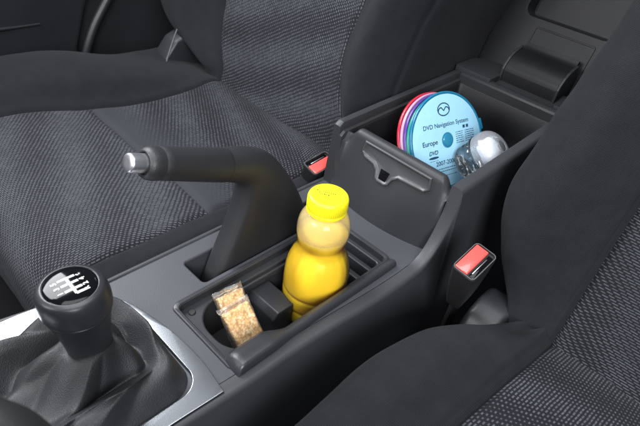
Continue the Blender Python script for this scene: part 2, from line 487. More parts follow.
# --- open tray let into the deck
bm = bmesh.new()
inner = rrect(-2.0, 5.55, 18.7, 39.4, (3.3, 3.3, 0.6, 0.6), k=12)
ends = add_plate(bm, offset_loop(tray_hole, -0.12), [inner], -0.75, [(0, -1.6)], [round_edge(0.2, -0.75, 5.4)])
bm.faces.new(ends[0])
finish('tray', bm, M['tray'], con, wn=True)
# raised frame round three sides of the tray
bm = bmesh.new()
fr_out = rrect(TX0-0.42, TX1+0.2, TY0-0.35, TY1+0.35, (0.9, 0.5, 0.9, 0.9))
fr_in = rrect(TX0+0.18, TX1-0.2, TY0+0.2, TY1-0.2, (0.6, 0.5, 0.6, 0.6))
rings = [[Vector((*p, 0.004)) for p in fr_out], [Vector((*p, 0.16)) for p in offset_loop(fr_out, 0.08)], [Vector((*p, 0.22)) for p in offset_loop(fr_out, 0.2)],
         [Vector((*p, 0.2)) for p in offset_loop(fr_in, -0.12)], [Vector((*p, 0.05)) for p in fr_in], [Vector((*p, -0.7)) for p in fr_in]]
add_rings(bm, rings, cap0=False, cap1=False); finish('tray_frame', bm, M['tray'], con, angle=30)
# long ledge inside the left wall, cup divider, small screw cap
bm = bmesh.new(); add_box(bm, -2.15, -1.55, 24, 39.3, -2.3, -1.35, 0.15); finish('tray_ledge', bm, M['tray'], con)
bm = bmesh.new(); add_prism(bm, [(26.0, -6.1), (26.0, -3.4), (26.6, -2.6), (29.0, -2.6), (29.0, -6.1)], 'x', -1.9, 2.6, 0.15); finish('tray_divider', bm, M['tray'], con)
bm = bmesh.new(); add_box(bm, -1.9, 5.5, 36.6, 37.4, -5.5, -2.2, 0.15); finish('tray_rib', bm, M['tray'], con); bm = bmesh.new(); add_box(bm, -1.9, 5.5, 38.2, 38.9, -5.5, -1.6, 0.15); finish('tray_rib', bm, M['tray'], con)
bm = bmesh.new(); add_lathe(bm, [(0.36, -0.78), (0.36, -0.66), (0.3, -0.6), (0.01, -0.6)], 24, Matrix.Translation((-1.75, 19.0, 0))); finish('screw_cap', bm, M['black'], con)
# thick lip along the right side, swelling into a thumb grip at its front
bm = bmesh.new(); rings = []
for i in range(61):
    y = 17.55+i*(39.75-17.55)/60
    w = 1-smstep(21.4, 24.2, y)
    xi = (6.1-1.1*w)+0.25*smstep(24, 40, y)
    xo = 7.15+0.15*w+0.2*smstep(24, 40, y)
    e = min(1.0, ((y-17.55)/0.9)) if y < 18.45 else (min(1.0, (39.75-y)/0.3+0.5) if y > 39.45 else 1.0)
    e = math.sqrt(max(0.0, 1-(1-e)**2))
    zt_ = 0.15+(0.62+0.3*w)*max(e, 0.12); zb = -0.9
    q = 0.34
    pr = [(xo+0.02, 0.004), (xo, zt_-q), (xo-q*0.3, zt_-q*0.3), (xo-q, zt_), ((xo+xi)/2, zt_+0.03), (xi+q*1.2, zt_-0.04-0.15*w), (xi+q*0.3, zt_-q*0.45-0.25*w), (xi, zt_-q*1.2-0.3*w), (xi+0.02, zb-0.5*w), (xi+0.35, zb-0.9)]
    rings.append([Vector((a, y, b)) for a, b in pr])
add_rings(bm, rings, closed=True); finish('tray_lip', bm, M['tray'], con, angle=50)

# --- metal surround of the gear boot
bm = bmesh.new()
so = smooth_path([(7.15, -6, 0), (7.2, 4, 0), (7.35, 10, 0), (7.62, 14.8, 0)], 6)[:-1]+smooth_path([(7.66, 15.62, 0), (4, 16.05, 0), (0, 15.85, 0), (-3.2, 15.3, 0), (-6.0, 14.5, 0), (-7.9, 13.2, 0), (-9.3, 11, 0), (-10.2, 8, 0), (-10.55, 4, 0), (-10.75, -6, 0)], 6)
so = [(p.x, p.y) for p in so]
si = rrect(-6.6, 6.05, -4.5, 14.75, (2, 2, 2.0, 3.0), k=10)
add_plate(bm, so, [si], 0.30, [(0.05, 0.27), (0.09, 0.18), (0.1, 0.0)], [[(0.04, 0.29), (0.1, 0.22), (0.14, 0.1), (0.16, 0.005)]])
finish('gear_surround', bm, M['satin'], con, wn=True)
bm = bmesh.new(); add_plate(bm, offset_loop(so, 0.62), [offset_loop(si, -0.62)], 0.315, [(0.03, 0.29)], [[(0.03, 0.29)]])
bm.free()

# --- storage box behind
BX0, BX1, BY0, BY1 = -7.6, 8.35, 46.9, 72.0
bm = bmesh.new()      # liner: four inner walls and floor as one hollow
def hollow(bm, top, fl, out):
    r = [[Vector((*p, z)) for p in l] for l, z in ((out, top-0.0), (out, top+0.0))]
lin = rrect(BX0, BX1, BY0, BY1, 0.8)
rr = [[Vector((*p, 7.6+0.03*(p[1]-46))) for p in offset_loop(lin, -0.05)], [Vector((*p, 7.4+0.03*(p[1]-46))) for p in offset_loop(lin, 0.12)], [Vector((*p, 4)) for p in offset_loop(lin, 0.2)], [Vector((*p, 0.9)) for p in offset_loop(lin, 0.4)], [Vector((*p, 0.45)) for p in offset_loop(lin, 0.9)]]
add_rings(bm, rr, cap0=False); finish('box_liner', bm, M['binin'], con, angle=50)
# left wall and its rim
bm = bmesh.new(); rings = []
for y in [45.2, 45.4]+[45.8+i*0.9 for i in range(33)]:
    z = 9.2+0.85*(y-45.6)/28
    f = smstep(45.1, 45.8, y)
    z = z-0.5*(1-f)
    pr = [(-9.75, -20), (-9.55, 0), (-9.1, z-0.3), (-9.0, z-0.08), (-8.85, z), (-8.3, z), (-8.12, z-0.06), (-8.05, z-0.25), (-8.0, z-1.1), (-7.62, z-1.2), (-7.6, z-3), (-7.6, -1)]
    rings.append([Vector((a, y, b)) for a, b in pr])
add_rings(bm, rings); finish('box_side_wall', bm, M['bin'], con, angle=35)
# inner face of the right wall
bm = bmesh.new(); rings = []
for y in [45.4]+[45.8+i*0.9 for i in range(33)]:
    z = zt(y); x = xr(y)
    pr = [(x-SP-0.01, z-0.12), (x-SP-0.06, z-0.9), (8.42, z-1.0), (8.35, z-1.25), (8.35, -1), (x-SP-0.01, -1)] if x-SP > 8.4 else [(8.1, z-0.12), (8.08, z-0.9), (8.06, z-1.0), (8.05, z-1.25), (8.05, -1), (8.1, -1)]
    rings.append([Vector((a, y, b)) for a, b in pr])
add_rings(bm, rings); finish('box_side_wall', bm, M['bin'], con, angle=35)
# front wall: bulges forward at its foot, rolled top edge, scooped at both ends
bm = bmesh.new(); rings = []
NX = 64
for i in range(NX+1):
    x = -8.1+i*(8.05+8.1)/NX
    end = 1-smstep(-7.0, -5.4, x)*(1-smstep(6.6, 7.9, x))
    top = 9.35-1.35*end; yo = 0.5*end
    yf = 43.3+0.024*x*x
    pr = [(yf, -0.5), (yf, 0.02), (yf+0.5, 1.6), (yf*0.55+45.4*0.45, 4.2), (45.35, 7.0), (45.5+yo*0.6, top-0.9), (45.55+yo, top-0.5), (45.7+yo, top-0.18), (46.0+yo, top), (46.4, top+0.02), (46.75, top-0.12), (46.95, top-0.45), (47.0, top-1.0), (47.0, 3), (47.0, 0)]
    rings.append([Vector((x, a, b)) for a, b in pr])
add_rings(bm, rings, closed=False); finish('box_front_wall', bm, M['bin'], con, angle=60)
# latch: pale finger recess with a tab hanging below and the catch hole
def wall_pt(x, z, out):
    # front wall surface between z 4 and 9
    yf = 43.3+0.024*x*x
    pts = [(yf+0.5, 1.6), (yf*0.55+45.4*0.45, 4.2), (45.35, 7.0), (45.5, 8.45), (45.56, 8.9), (45.75, 9.25)]
    for (a, za), (b, zb) in zip(pts, pts[1:]):
        if za <= z <= zb:
            t = (z-za)/(zb-za); return Vector((x, a+(b-a)*t-out, z))
    return Vector((x, 45.7-out, z))
bm = bmesh.new()
top = [(-4.0, 8.75), (5.7, 8.75)]
low = [(5.9, 7.3), (5.3, 6.75), (1.75, 6.55), (1.15, 6.1), (0.85, 5.35), (0.4, 5.1), (-0.75, 5.1), (-1.2, 5.35), (-1.5, 6.1), (-2.1, 6.55), (-3.6, 6.75), (-4.25, 7.3)]
ring = [top[1]]+low+[top[0]]
ring = [Vector((a, b)) for a, b in ring]
dens = []
for a, b in zip(ring, ring[1:]+ring[:1]):
    k = max(1, int((b-a).length/0.7))
    for j in range(k): dens.append(a+(b-a)*j/k)
dens = [(p.x, p.y) for p in dens]
dens.reverse()
loops = [(0.0, -0.1), (0.0, 0.16), (0.07, 0.25), (0.2, 0.25), (0.3, 0.12), (0.45, 0.03)]
rg = [[wall_pt(p[0], p[1], o) for p in offset_loop(dens, d)] for d, o in loops]
add_rings(bm, rg, cap0=False, cap1=True)
finish('latch', bm, M['catch'], con, angle=35)
bm = bmesh.new()
v = [wall_pt(x, z, 0.12) for x, z in ((-0.7, 5.45), (0.3, 5.45), (0.45, 6.55), (-0.85, 6.55))]
w = [p+Vector((0, 0.25, 0)) for p in v]
add_rings(bm, [w, v]); finish('latch_hole', bm, M['gloss'], con, flat=True)
# back wall, ledge and hinge
bm = bmesh.new()
add_prism(bm, [(72.0, 0), (72.0, 9.6), (72.15, 9.85), (72.7, 10.05), (73.4, 10.05), (73.4, 9.6), (74.0, 9.5), (78.5, 10.2), (78.5, 0)], 'x', -8.02, 8.4, 0.06, 2)
finish('box_back_wall', bm, M['bin'], con, angle=30)
bm = bmesh.new()
vs = add_prism(bm, rrect(-9.4, -3.2, 72.3, 79.5, (0.4, 0.4, 1.0, 2.6)), 'z', 9.0, 10.55, 0.25)
finish('hinge_ledge', bm, M['bin'], con, angle=35); bm = bmesh.new()
add_prism(bm, rrect(6.3, 9.9, 73.2, 79.5, (0.4, 0.4, 2.0, 1.0)), 'z', 9.0, 10.4, 0.2)
finish('hinge_ledge', bm, M['bin'], con, angle=35)
# curved hinge cover
bm = bmesh.new()
arc = [(75.6, 9.3)]+[(p.x, p.y) for p in smooth_path([(75.6, 11.3, 0), (75.9, 12.1, 0), (76.6, 12.9, 0), (77.6, 13.5, 0), (78.7, 13.85, 0), (79.6, 14.05, 0), (80.2, 14.4, 0), (80.6, 14.9, 0)], 5)]+[(81.0, 14.5), (81.0, 9.3)]
add_prism(bm, arc, 'x', -3.0, 5.3)
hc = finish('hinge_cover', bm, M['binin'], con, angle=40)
for x in (-3.45, 5.33):
    bm = bmesh.new(); add_prism(bm, [(75.3, 9.2), (75.4, 11.6), (75.8, 12.4), (76.5, 13.2), (77.5, 13.8), (78.7, 14.15), (80, 14.4), (80.6, 9.2)], 'x', x, x+0.42, 0.1)
    finish('hinge_cheek', bm, M['bin'], con, angle=40)
# opened lid standing behind the box, its ribbed underside facing forward
lid_y, lid_z = 80.2, 9.0
ldir = Vector((0, 0.36, 0.933)); lx = Vector((1, 0, 0)); ln = lx.cross(ldir)   # ln faces forward/up
LM = frame(Vector((0, lid_y, lid_z)), lx, ldir, ln)
bm = bmesh.new()
lo = rrect(-9.8, 9.6, 0, 30, 1.2)
hole1 = rrect(-6.4, 7.6, 9.2, 24, 1.5)
ends = add_plate(bm, lo, [hole1], 0.0, [(0.25, -0.1), (0.35, -0.4), (0.35, -3.5)], [[(0.08, -0.03), (0.15, -0.12), (0.25, -0.4), (0.55, -2.4), (0.8, -2.6)]])
bm.faces.new(ends[0])
for v in bm.verts: v.co = LM @ v.co
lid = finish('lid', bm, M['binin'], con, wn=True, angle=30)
bm = bmesh.new()
fo = rrect(-3.6, 6.0, 0.4, 8.2, 0.4)
a = [[LM @ Vector((*p, 0.0)) for p in fo], [LM @ Vector((*p, 0.12)) for p in offset_loop(fo, 0.06)], [LM @ Vector((*p, 0.12)) for p in offset_loop(fo, 0.22)], [LM @ Vector((*p, -0.2)) for p in offset_loop(fo, 0.3)]]
add_rings(bm, a, cap0=False, cap1=True); finish('lid_plate', bm, M['binin'], lid, angle=25)

# ================================================================== GEAR LEVER
gx, gy = -1.0, 8.6
gear = thing('gear_lever', (gx, gy, 0.1), 'black gear lever with round knob showing the white shift pattern, in a wrinkled leather boot', 'gear lever')
bm = bmesh.new()
kp = [(1.7, 3.5), (1.74, 4.2), (1.84, 5.2), (2.0, 6.3), (2.18, 7.2), (2.36, 7.9), (2.43, 8.16), (2.39, 8.24), (2.39, 8.30), (2.5, 8.36), (2.56, 8.6), (2.58, 9.1), (2.56, 9.55), (2.47, 10.02), (2.32, 10.36), (2.06, 10.52), (1.94, 10.55), (1.9, 10.48), (0.01, 10.46)]
kmt = Matrix(((1, 0, -0.055, gx+0.55), (0, 1, -0.045, gy+0.45), (0, 0, 1, 0), (0, 0, 0, 1)))
prof = [(p.x, p.y) for p in smooth_path([(a, b, 0) for a, b in kp], 3)]
add_lathe(bm, prof, 96, kmt)
knob = finish('knob', bm, M['knob'], gear, angle=32)
bm = bmesh.new()
add_lathe(bm, [(1.89, 10.44), (1.89, 10.50), (1.84, 10.54), (1.5, 10.60), (1.05, 10.65), (0.5, 10.69), (0.01, 10.70)], 96, kmt)
emb = finish('emblem', bm, M['gloss'], knob, angle=50)
# white shift gate: up is towards the dashboard
bm = bmesh.new()
def topz(r): return 10.715-0.06*(r/1.1)**2*0.75
gm = kmt @ frame(Vector((0, 0, 0)), Vector((-1, 0, 0)), Vector((0, -1, 0)), Vector((0, 0, 1)))
def stroke(a, b, w=0.10):
    a = Vector(a); b = Vector(b); d = (b-a).normalized(); n = Vector((-d.y, d.x))*w; K = 6; L = []
    for i in range(K+1):
        p = a+(b-a)*i/K; L.append([gm @ Vector((q.x, q.y, topz(q.length))) for q in (p+n, p-n)])
    add_rings(bm, L, closed=False)
for x in (-0.62, 0.0, 0.62): stroke((x, -0.62 if x < 0.6 else -0.0), (x, 0.62))
stroke((0.62, 0.0), (0.62, -0.62)); stroke((-0.70, 0.0), (0.70, 0.0)); stroke((-0.62, 0), (-1.1, 0)); stroke((-1.1, 0), (-1.1, -0.55))
for s, x, y in (('1', -0.62, 0.98), ('3', 0, 1.0), ('5', 0.62, 0.98), ('2', -0.62, -0.98), ('4', 0, -1.0), ('R', -1.15, -0.85), ('6', 0.62, -0.98)):
    add_text(bm, s, 0.52, gm @ Matrix.Translation((x*0.92, y*0.92, topz(math.hypot(x, y)))), 0.012)
bm.normal_update()
finish('shift_pattern', bm, M['white'], emb, flat=True)
# boot
bm = bmesh.new(); rings = []
bo = rrect(-6.55, 5.95, -4.4, 14.6, (3.2, 3.2, 2.3, 3.1), k=14)
n = len(bo)
import cmath
cxb, cyb = -0.4, 5.2
folds = [  # angle, sharpness, strength, twist
    (0.45, 3.2, 0.75, 1.3), (1.5, 3.4, 0.55, -0.9), (2.65, 3.0, 0.95, -1.2), (3.7, 3.2, 0.8, 1.1), (4.75, 3.2, 0.75, -1.0), (5.6, 3.6, 0.7, 0.8)]
NT = 60; NA = 260
def base_pt(th):
    d = Vector((math.cos(th), math.sin(th))); best = None
    for i in range(n):
        a = Vector(bo[i])-Vector((cxb, cyb)); b = Vector(bo[(i+1) % n])-Vector((cxb, cyb)); e = b-a
        den = d.x*e.y-d.y*e.x
        if abs(den) < 1e-9: continue
        t = (a.x*e.y-a.y*e.x)/den; s = (a.x*d.y-a.y*d.x)/den
        if t > 0 and -1e-6 <= s <= 1+1e-6: best = t if best is None else max(best, t)
    return Vector((cxb, cyb))+d*best
bp_ = [base_pt(2*math.pi*k/NA) for k in range(NA)]
for i in range(NT+1):
    t = i/NT; ring = []
    for k in range(NA):
        th = 2*math.pi*k/NA
        b = bp_[k]; c = Vector((gx+0.33+1.75*math.cos(th), gy+0.27+1.75*math.sin(th)))
        # sagging profile: leather first bulges up from the frame, dips, then climbs the stem
        rad = t**0.95
        p = b+(c-b)*rad
        z = -0.3+(2.9+0.5*math.cos(2*th+0.5))*math.sin(min(1, t*3.2)*math.pi/2)*(1-0.42*smstep(0.35, 0.75, t))+2.9*smstep(0.62, 1.0, t)
        env = math.sin(math.pi*min(1, t*1.02))**0.8*(1-0.35*t)
        disp = 0
        for (a, sh, st, tw) in folds:
            dth = (th-(a+tw*(t-0.4))+math.pi) % (2*math.pi)-math.pi
            cr = math.exp(-(abs(dth)*sh)**1.5)-0.35*math.exp(-(abs(dth-0.38)*sh*2.0)**1.6); disp += st*cr
        disp += 0.30*noise.noise(Vector((math.cos(th)*1.3, math.sin(th)*1.3, t*2.0)))+0.04*noise.noise(Vector((math.cos(th)*4, math.sin(th)*4, t*4+7)))
        # one crease ring that makes the material fold over on itself
        ringf = 0.55*math.exp(-((t-0.42-0.10*math.sin(2*th+0.6))/0.07)**2)-0.6*math.exp(-((t-0.55-0.10*math.sin(2*th+0.6))/0.08)**2)
        disp += ringf*(0.6+0.4*math.sin(3*th+1))
        out = (b-Vector((gx, gy))).normalized()
        p = p+out*disp*1.0*env
        z += (disp*1.25-0.25)*env
        ring.append(Vector((p.x, p.y, z)))
    rings.append(ring)
add_rings(bm, rings, cap0=False, cap1=True)
boot = finish('boot', bm, M['leather'], gear, angle=180)
bm = bmesh.new(); add_lathe(bm, [(1.58, 3.7), (1.7, 3.85), (1.72, 4.05), (1.62, 4.25), (1.5, 4.3)], 48, kmt, cap0=False, cap1=False); finish('collar', bm, M['leather'], gear)

# ================================================================== HANDBRAKE
hb = thing('handbrake_lever', (-5.5, 31, -5), 'black handbrake lever with bright metal release button, raised beside the tray', 'handbrake')
def sweep(secs, n=40, k=6):
    F = smooth_path([s[0] for s in secs], k); B = smooth_path([s[1] for s in secs], k)
    W = smooth_path([(s[2], s[3], 0) for s in secs], k)
    rings = []
    for f, b, w in zip(F, B, W):
        c = (f+b)/2; a = (b-f)/2; e = w.y; rg = []
        for i in range(n):
            t = 2*math.pi*i/n; cs, sn = math.cos(t), math.sin(t)
            u = math.copysign(abs(cs)**e, cs); v = math.copysign(abs(sn)**e, sn)
            rg.append(c+a*u+Vector((1, 0, 0))*(w.x*v))
        rings.append(rg)
    return rings
hx = -5.5
def P(y, z): return Vector((hx, y, z))
secs = [(P(22.6, -5.0), P(39.2, -5.0), 1.6, 0.36), (P(23.6, -2.0), P(38.4, -2.0), 1.6, 0.36), (P(24.7, 0.6), P(37.3, 0.8), 1.6, 0.38), (P(25.9, 3.2), P(36.2, 3.4), 1.6, 0.42),
        (P(26.9, 5.8), P(34.9, 6.0), 1.6, 0.5), (P(27.4, 8.0), P(33.2, 8.8), 1.62, 0.65), (P(27.2, 9.2), P(31.0, 11.5), 1.66, 0.85), (P(26.0, 10.0), P(28.4, 12.9), 1.68, 0.95), (P(24.6, 10.6), P(25.9, 13.55), 1.62, 1.0)]
bm = bmesh.new(); add_rings(bm, sweep(secs)); finish('sleeve', bm, M['rubber'], hb, angle=60)
gd = Vector((0, -0.928, 0.372)).normalized(); gu = Vector((0, 0.403, 0.915)); gr = Vector((1, 0, 0))
def gring(c, r, n=48): return [c+gr*(r*1.02*math.cos(2*math.pi*i/n))+gu*(r*math.sin(2*math.pi*i/n)) for i in range(n)]
g0 = P(25.6, 11.95)
gp = [(0, 1.56), (0.12, 1.62), (0.5, 1.64), (2, 1.60), (4, 1.53), (6.6, 1.45), (7.3, 1.43), (7.35, 1.39), (7.45, 1.39), (7.5, 1.45), (8.0, 1.43), (8.4, 1.36), (8.65, 1.22), (8.76, 1.04), (8.74, 0.95), (8.4, 0.90)]
bm = bmesh.new(); add_rings(bm, [gring(g0+gd*s, r) for s, r in gp]); grip = finish('grip', bm, M['rubber'], hb, angle=40)
bm = bmesh.new(); add_rings(bm, [gring(g0+gd*s, r, 40) for s, r in ((8.0, 0.80), (8.7, 0.80), (9.95, 0.80), (10.12, 0.76), (10.2, 0.66), (10.22, 0.3), (10.22, 0.01))])
finish('button', bm, M['chrome'], hb, angle=40)

# ================================================================== SEATS
def left_seat():
    st = thing('car_seat', (-30, 30, -24), 'dark cloth seat on the far side of the console, beyond the handbrake lever', 'car seat')
    # cushion: columns from the console side outwards
    def row(y, dz, s, nx, fx, pk, drop=0):
        # nx near seam x, fx far seam x, pk bolster height
        xs = [(-9.2-s, -20), (-9.8-s, -5), (-11.0-s, -2.0), (nx, -1.5), (nx-7, -0.9), ((nx+fx)/2, -1.3), (fx+7, -0.9), (fx, -0.4), (fx-4, pk*0.72), (fx-10, pk), (fx-15.5, pk*0.35), (fx-17.5, -6), (fx-17.8, -20)]
        out = []
        for i, (x, z) in enumerate(xs):
            zz = z if i in (0, 12) else (z+dz)
            out.append((x, y, min(zz, z) if i in (0, 12) else zz))
        return out
    C = []
    def flat(y, z): return [(x, y, z if i not in (0, 12) else -20) for i, (x, _, _) in enumerate(row(y, 0, 1.2, -15, -49, 2))]
    C.append([(x, 10.8, -20) for x, _, _ in row(0, 0, 1.4, -16.5, -48, 2)])
    C.append([(x, 9.6, z) for x, _, z in row(0, -8, 1.2, -16.2, -48, 2)])
    C.append([(x, 10.4, z) for x, _, z in row(0, -3.0, 0.9, -15.8, -48, 2.4)])
    C.append(row(14.5, -0.6, 0.2, -15.0, -48.5, 1.7))
    C.append(row(22.0, 0.1, 0, -14.5, -47.5, 3.1))
    C.append(row(30.0, 0.2, 0, -14.3, -43.6, 4.6))
    C.append(row(38.0, 0.1, 0, -14.0, -41.4, 3.0))
    C.append(row(46.0, 0.2, 0, -13.4, -41.6, 0.6))
    C.append(row(51.5, -0.1, 0, -13.0, -42.8, -0.6))
    C.append(row(57.0, -2.5, 0, -13.0, -43.6, 0))
    upholstery(C, 14, 16, [3, 7], [(5, 3, 7)], [('bolster', 0, 9, 0, 3, M['plain']), ('cushion_panel', 0, 5, 3, 7, M['dash_fine']), ('cushion_insert', 5, 9, 3, 7, M['dash_insert']), ('bolster', 0, 9, 7, 12, M['plain'])], st, depth=0.42, width=0.32, wr=0.25)
    # backrest
    def brow(z, lo, lp, ls, rs, rp, ro, pro):
        y = 53.4+0.4*(z+1)
        return [(lo+2, y+15, z-5), (lo-1.0, y+8, z-3), (lo, y+1.5, z-0.5), (lp, y-pro, z+0.6), (ls, y, z), (ls+(rs-ls)*0.3, y+0.6, z), ((ls+rs)/2, y+0.9, z), (ls+(rs-ls)*0.7, y+0.6, z), (rs, y, z), (rp, y-pro, z+0.6), (ro, y+0.5, z), (ro+0.3, y+8, z-2), (ro, y+21, z-6)]
    B = [brow(-6, -47, -45.5, -43.2, -13.5, -11.2, -9.9, 0.2), brow(-1.5, -48, -46.0, -43.4, -13.5, -11.2, -9.8, 0.6), brow(1.0, -52, -48.0, -43.8, -13.8, -11.2, -9.8, 2.2), brow(5.5, -65.5, -56, -46.6, -17.6, -12.6, -10, 4.2), brow(11.5, -69.5, -59.5, -48.2, -20.4, -14.2, -10, 5.0), brow(19.5, -70.5, -60, -48.8, -20.2, -14.0, -10, 5.0), brow(30, -67, -58, -48.4, -18.5, -12.4, -8, 4.6), brow(46, -62, -53, -45, -15, -9, -6, 4)]
    upholstery(B, 14, 16, [4, 8, 10], [], [('back_bolster', 0, 7, 0, 4, M['plain']), ('back_panel', 0, 7, 4, 8, M['dash_y']), ('back_bolster', 0, 7, 8, 12, M['plain'])], st, depth=0.4, width=0.3, wr=0.3)
    bm = bmesh.new(); add_prism(bm, [(46, -10), (46.5, -2.5), (48.5, 0.8), (50.5, 3.2), (53, 4.2), (56, 3), (57, -10)], 'x', -56.0, -52.0, 0.5, 4); finish('recliner_cover', bm, M['door'], st)
    bm = bmesh.new(); add_tube(bm, smooth_path([(-51.2, 47.2, -1), (-51.4, 48.2, 1.2), (-51.9, 49.6, 3.4), (-52.5, 51.0, 5.2)], 5), 0.13); finish('recliner_edge', bm, M['latch'], st)
    return st
left_seat()

def right_seat():
    st = thing('car_seat', (36, 30, -24), 'dark cloth seat nearest the camera, in the lower right corner beside the red buckle', 'car seat')
    def row(y, dz, ox, px, nx, pk):
        return [(ox+0.6, y, -20), (ox, y, -6+dz), (ox+0.9, y, pk*0.55+dz), (px, y, pk+dz), (nx-1.5, y, 0.9+dz*0.9), (nx, y, 0.1+dz), (nx+5, y, 0.0+dz), (nx+12, y, -0.5+dz), (nx+20, y, 0+dz), (nx+24, y, 1+dz), (nx+30, y, 3+dz), (nx+34, y, -8+dz)]
    C = [[(x, 6.5, -20) for x, _, _ in row(0, 0, 15, 19, 23, 2)], [(x, 5.6, z) for x, _, z in row(0, -8, 14.6, 19, 22.8, 2)], [(x, 7, z) for x, _, z in row(0, -3, 14.1, 18.4, 22.6, 2)],
         row(12, -0.8, 13.6, 17.8, 22.4, 2.4), row(20, 0, 13.2, 17.4, 22.5, 2.6), row(28, 0, 13.4, 17.8, 22.9, 2.6), row(35, -0.2, 15.0, 19.0, 23.5, 2.2), row(41, -1.2, 17.6, 20.4, 24.0, 1.0), row(45.5, -2.4, 19.2, 21.6, 24.3, 0.4), row(49.5, -3.8, 20.2, 22.2, 24.5, 0.3), row(53, -5, 21, 22.6, 24.6, 0)]
    upholstery(C, 14, 14, [5], [], [('bolster', 0, 10, 0, 5, M['plain']), ('cushion_panel', 0, 10, 5, 11, M['dash_y'])], st, depth=0.55, width=0.3, wr=0.25)
    def brow(z, lo, lp, ls, pro):
        y = 47.2+0.4*(z+1)
        return [(lo+3, y+13, z-5), (lo+0.6, y+6, z-2), (lo, y+0.8, z), (lo+(lp-lo)*0.45, y-pro*0.75, z+0.3), (lp, y-pro, z+0.5), (ls-1.2, y-pro*0.25, z+0.1), (ls, y, z), (ls+6, y+0.5, z), (ls+13, y+0.8, z), (ls+22, y+0.5, z), (ls+30, y-3, z), (ls+36, y+4, z)]
    B = [brow(-8, 19.6, 21.8, 24.2, 0.0), brow(-3, 18.6, 21.2, 24.2, 0.1), brow(-0.5, 17.0, 20.4, 24.2, 0.4), brow(3.0, 14.2, 19.0, 24.1, 1.5), brow(8, 11.9, 17.6, 24.0, 3.2), brow(14, 12.2, 17.6, 24.0, 4.0), brow(22, 12.9, 18.0, 24.2, 4.0), brow(32, 13.6, 18.8, 24.6, 3.6), brow(46, 14.5, 19.5, 25, 3)]
    upholstery(B, 14, 14, [6], [], [('back_bolster', 0, 8, 0, 6, M['plain']), ('back_panel', 0, 8, 6, 11, M['dash_x'])], st, depth=0.55, width=0.3, wr=0.25)
    bm = bmesh.new(); add_prism(bm, [(42, -14), (42.5, -5.5), (44, -3.4), (46.5, -2.4), (49.5, -2.6), (52, -14)], 'x', 15.2, 19.4, 0.9, 5); finish('recliner_cover', bm, M['door'], st)
    return st
right_seat()

# ================================================================== SEAT BELT BUCKLES
def make_buckle(label):
    root = thing('seat_belt_buckle', (0, 0, 0), label, 'buckle', 'seat belt buckles')
    def rr_(w, d, z, r): return [Vector((p[0], p[1], z)) for p in rrect(-w/2, w/2, -d/2, d/2, r, 5)]
    bm = bmesh.new(); add_rings(bm, [rr_(1.7, 2.6, -7.5, 0.4), rr_(2.1, 3.4, -5.5, 0.5), rr_(2.45, 4.0, -2.5, 0.5), rr_(2.6, 4.25, -0.5, 0.5), rr_(2.62, 4.25, -0.12, 0.5), rr_(2.5, 4.1, 0.0, 0.45), rr_(2.36, 3.96, 0.0, 0.4), rr_(2.26, 3.86, -0.22, 0.36)])
    body = finish('housing', bm, M['black'], root, angle=30)
    bm = bmesh.new(); o = [rr_(2.52, 4.14, 0.0, 0.46), rr_(2.5, 4.12, 0.06, 0.46), rr_(2.36, 3.98, 0.06, 0.4), rr_(2.34, 3.96, -0.1, 0.4)]
    add_rings(bm, o, cap0=False, cap1=False); finish('rim', bm, M['latch'], root, angle=30)
    bm = bmesh.new(); vs = add_box(bm, -1.1, 0.38, -1.85, 1.85, -0.4, 0.10, 0.14, 3)
    finish('button', bm, M['red'], root, angle=40)
    bm = bmesh.new(); add_box(bm, 0.52, 1.08, -1.7, 1.7, -0.35, -0.18, 0.03, 2); finish('tongue_slot', bm, M['gloss'], root)
    bm = bmesh.new(); add_box(bm, 0.62, 0.72, -1.3, 1.1, -0.2, -0.12, 0.02, 2); finish('slot_guide', bm, M['chrome'], root)
    bm = bmesh.new(); add_prism(bm, [(-1.2, -15), (1.2, -15), (1.1, -7), (-1.1, -7)], 'x', -0.25, 0.25, 0.1); finish('stalk', bm, M['black'], root)
    return root
def dup(o, label):
    c = o.copy(); COL.objects.link(c); c['label'] = label
    for ch in o.children:
        d = ch.copy(); COL.objects.link(d); d.parent = c; d.matrix_parent_inverse = ch.matrix_parent_inverse.copy()
    return c
bk = make_buckle('red buttoned belt buckle standing between the console and the seat nearest the camera')
bk2 = dup(bk, 'red buttoned belt buckle low beside the far seat, half hidden behind the console')
bk.location = Vector((15.0, 40.9, 5.9))*S; bk.rotation_euler = (R(14), R(6), R(0))
bk2.location = Vector((-11.3, 46.2, 1.3))*S; bk2.rotation_euler = (R(-8), R(-14), R(180))
bm = bmesh.new()   # belt anchor stalk
add_tube(bm, smooth_path([(16.0, 44.5, -12), (16.6, 43.8, -6), (16.8, 44.6, -3.2), (17.6, 46, -2.2)], 6), [0.9]*13+[1.0]*6, 12); bm.free()

# ================================================================== JUICE BOTTLE
jx, jy = 2.25, 32.2
jb = thing('juice_bottle', (jx, jy, -6.1), 'clear plastic bottle of orange juice with a yellow screw cap, standing in the tray', 'bottle')
JM = Matrix.Translation((jx, jy, 0))
outp = [(0.01, -5.7), (2.2, -5.85), (2.9, -6.05), (3.3, -5.8), (3.5, -5.2), (3.52, -4.2), (3.46, -3.9), (3.46, -3.7), (3.54, -3.4), (3.54, -2.2), (3.48, -1.9), (3.48, -1.7), (3.55, -1.4), (3.55, -0.2), (3.5, 0.7), (3.38, 1.5), (3.15, 2.3), (2.86, 2.95), (2.62, 3.4), (2.5, 3.8), (2.47, 4.1), (2.5, 4.4), (2.6, 4.85), (2.7, 5.5), (2.72, 6.2), (2.66, 6.9), (2.5, 7.5), (2.24, 7.95), (1.9, 8.3), (1.72, 8.5), (1.7, 9.8)]
op = [(p.x, p.y) for p in smooth_path([(a, b, 0) for a, b in outp], 3)]
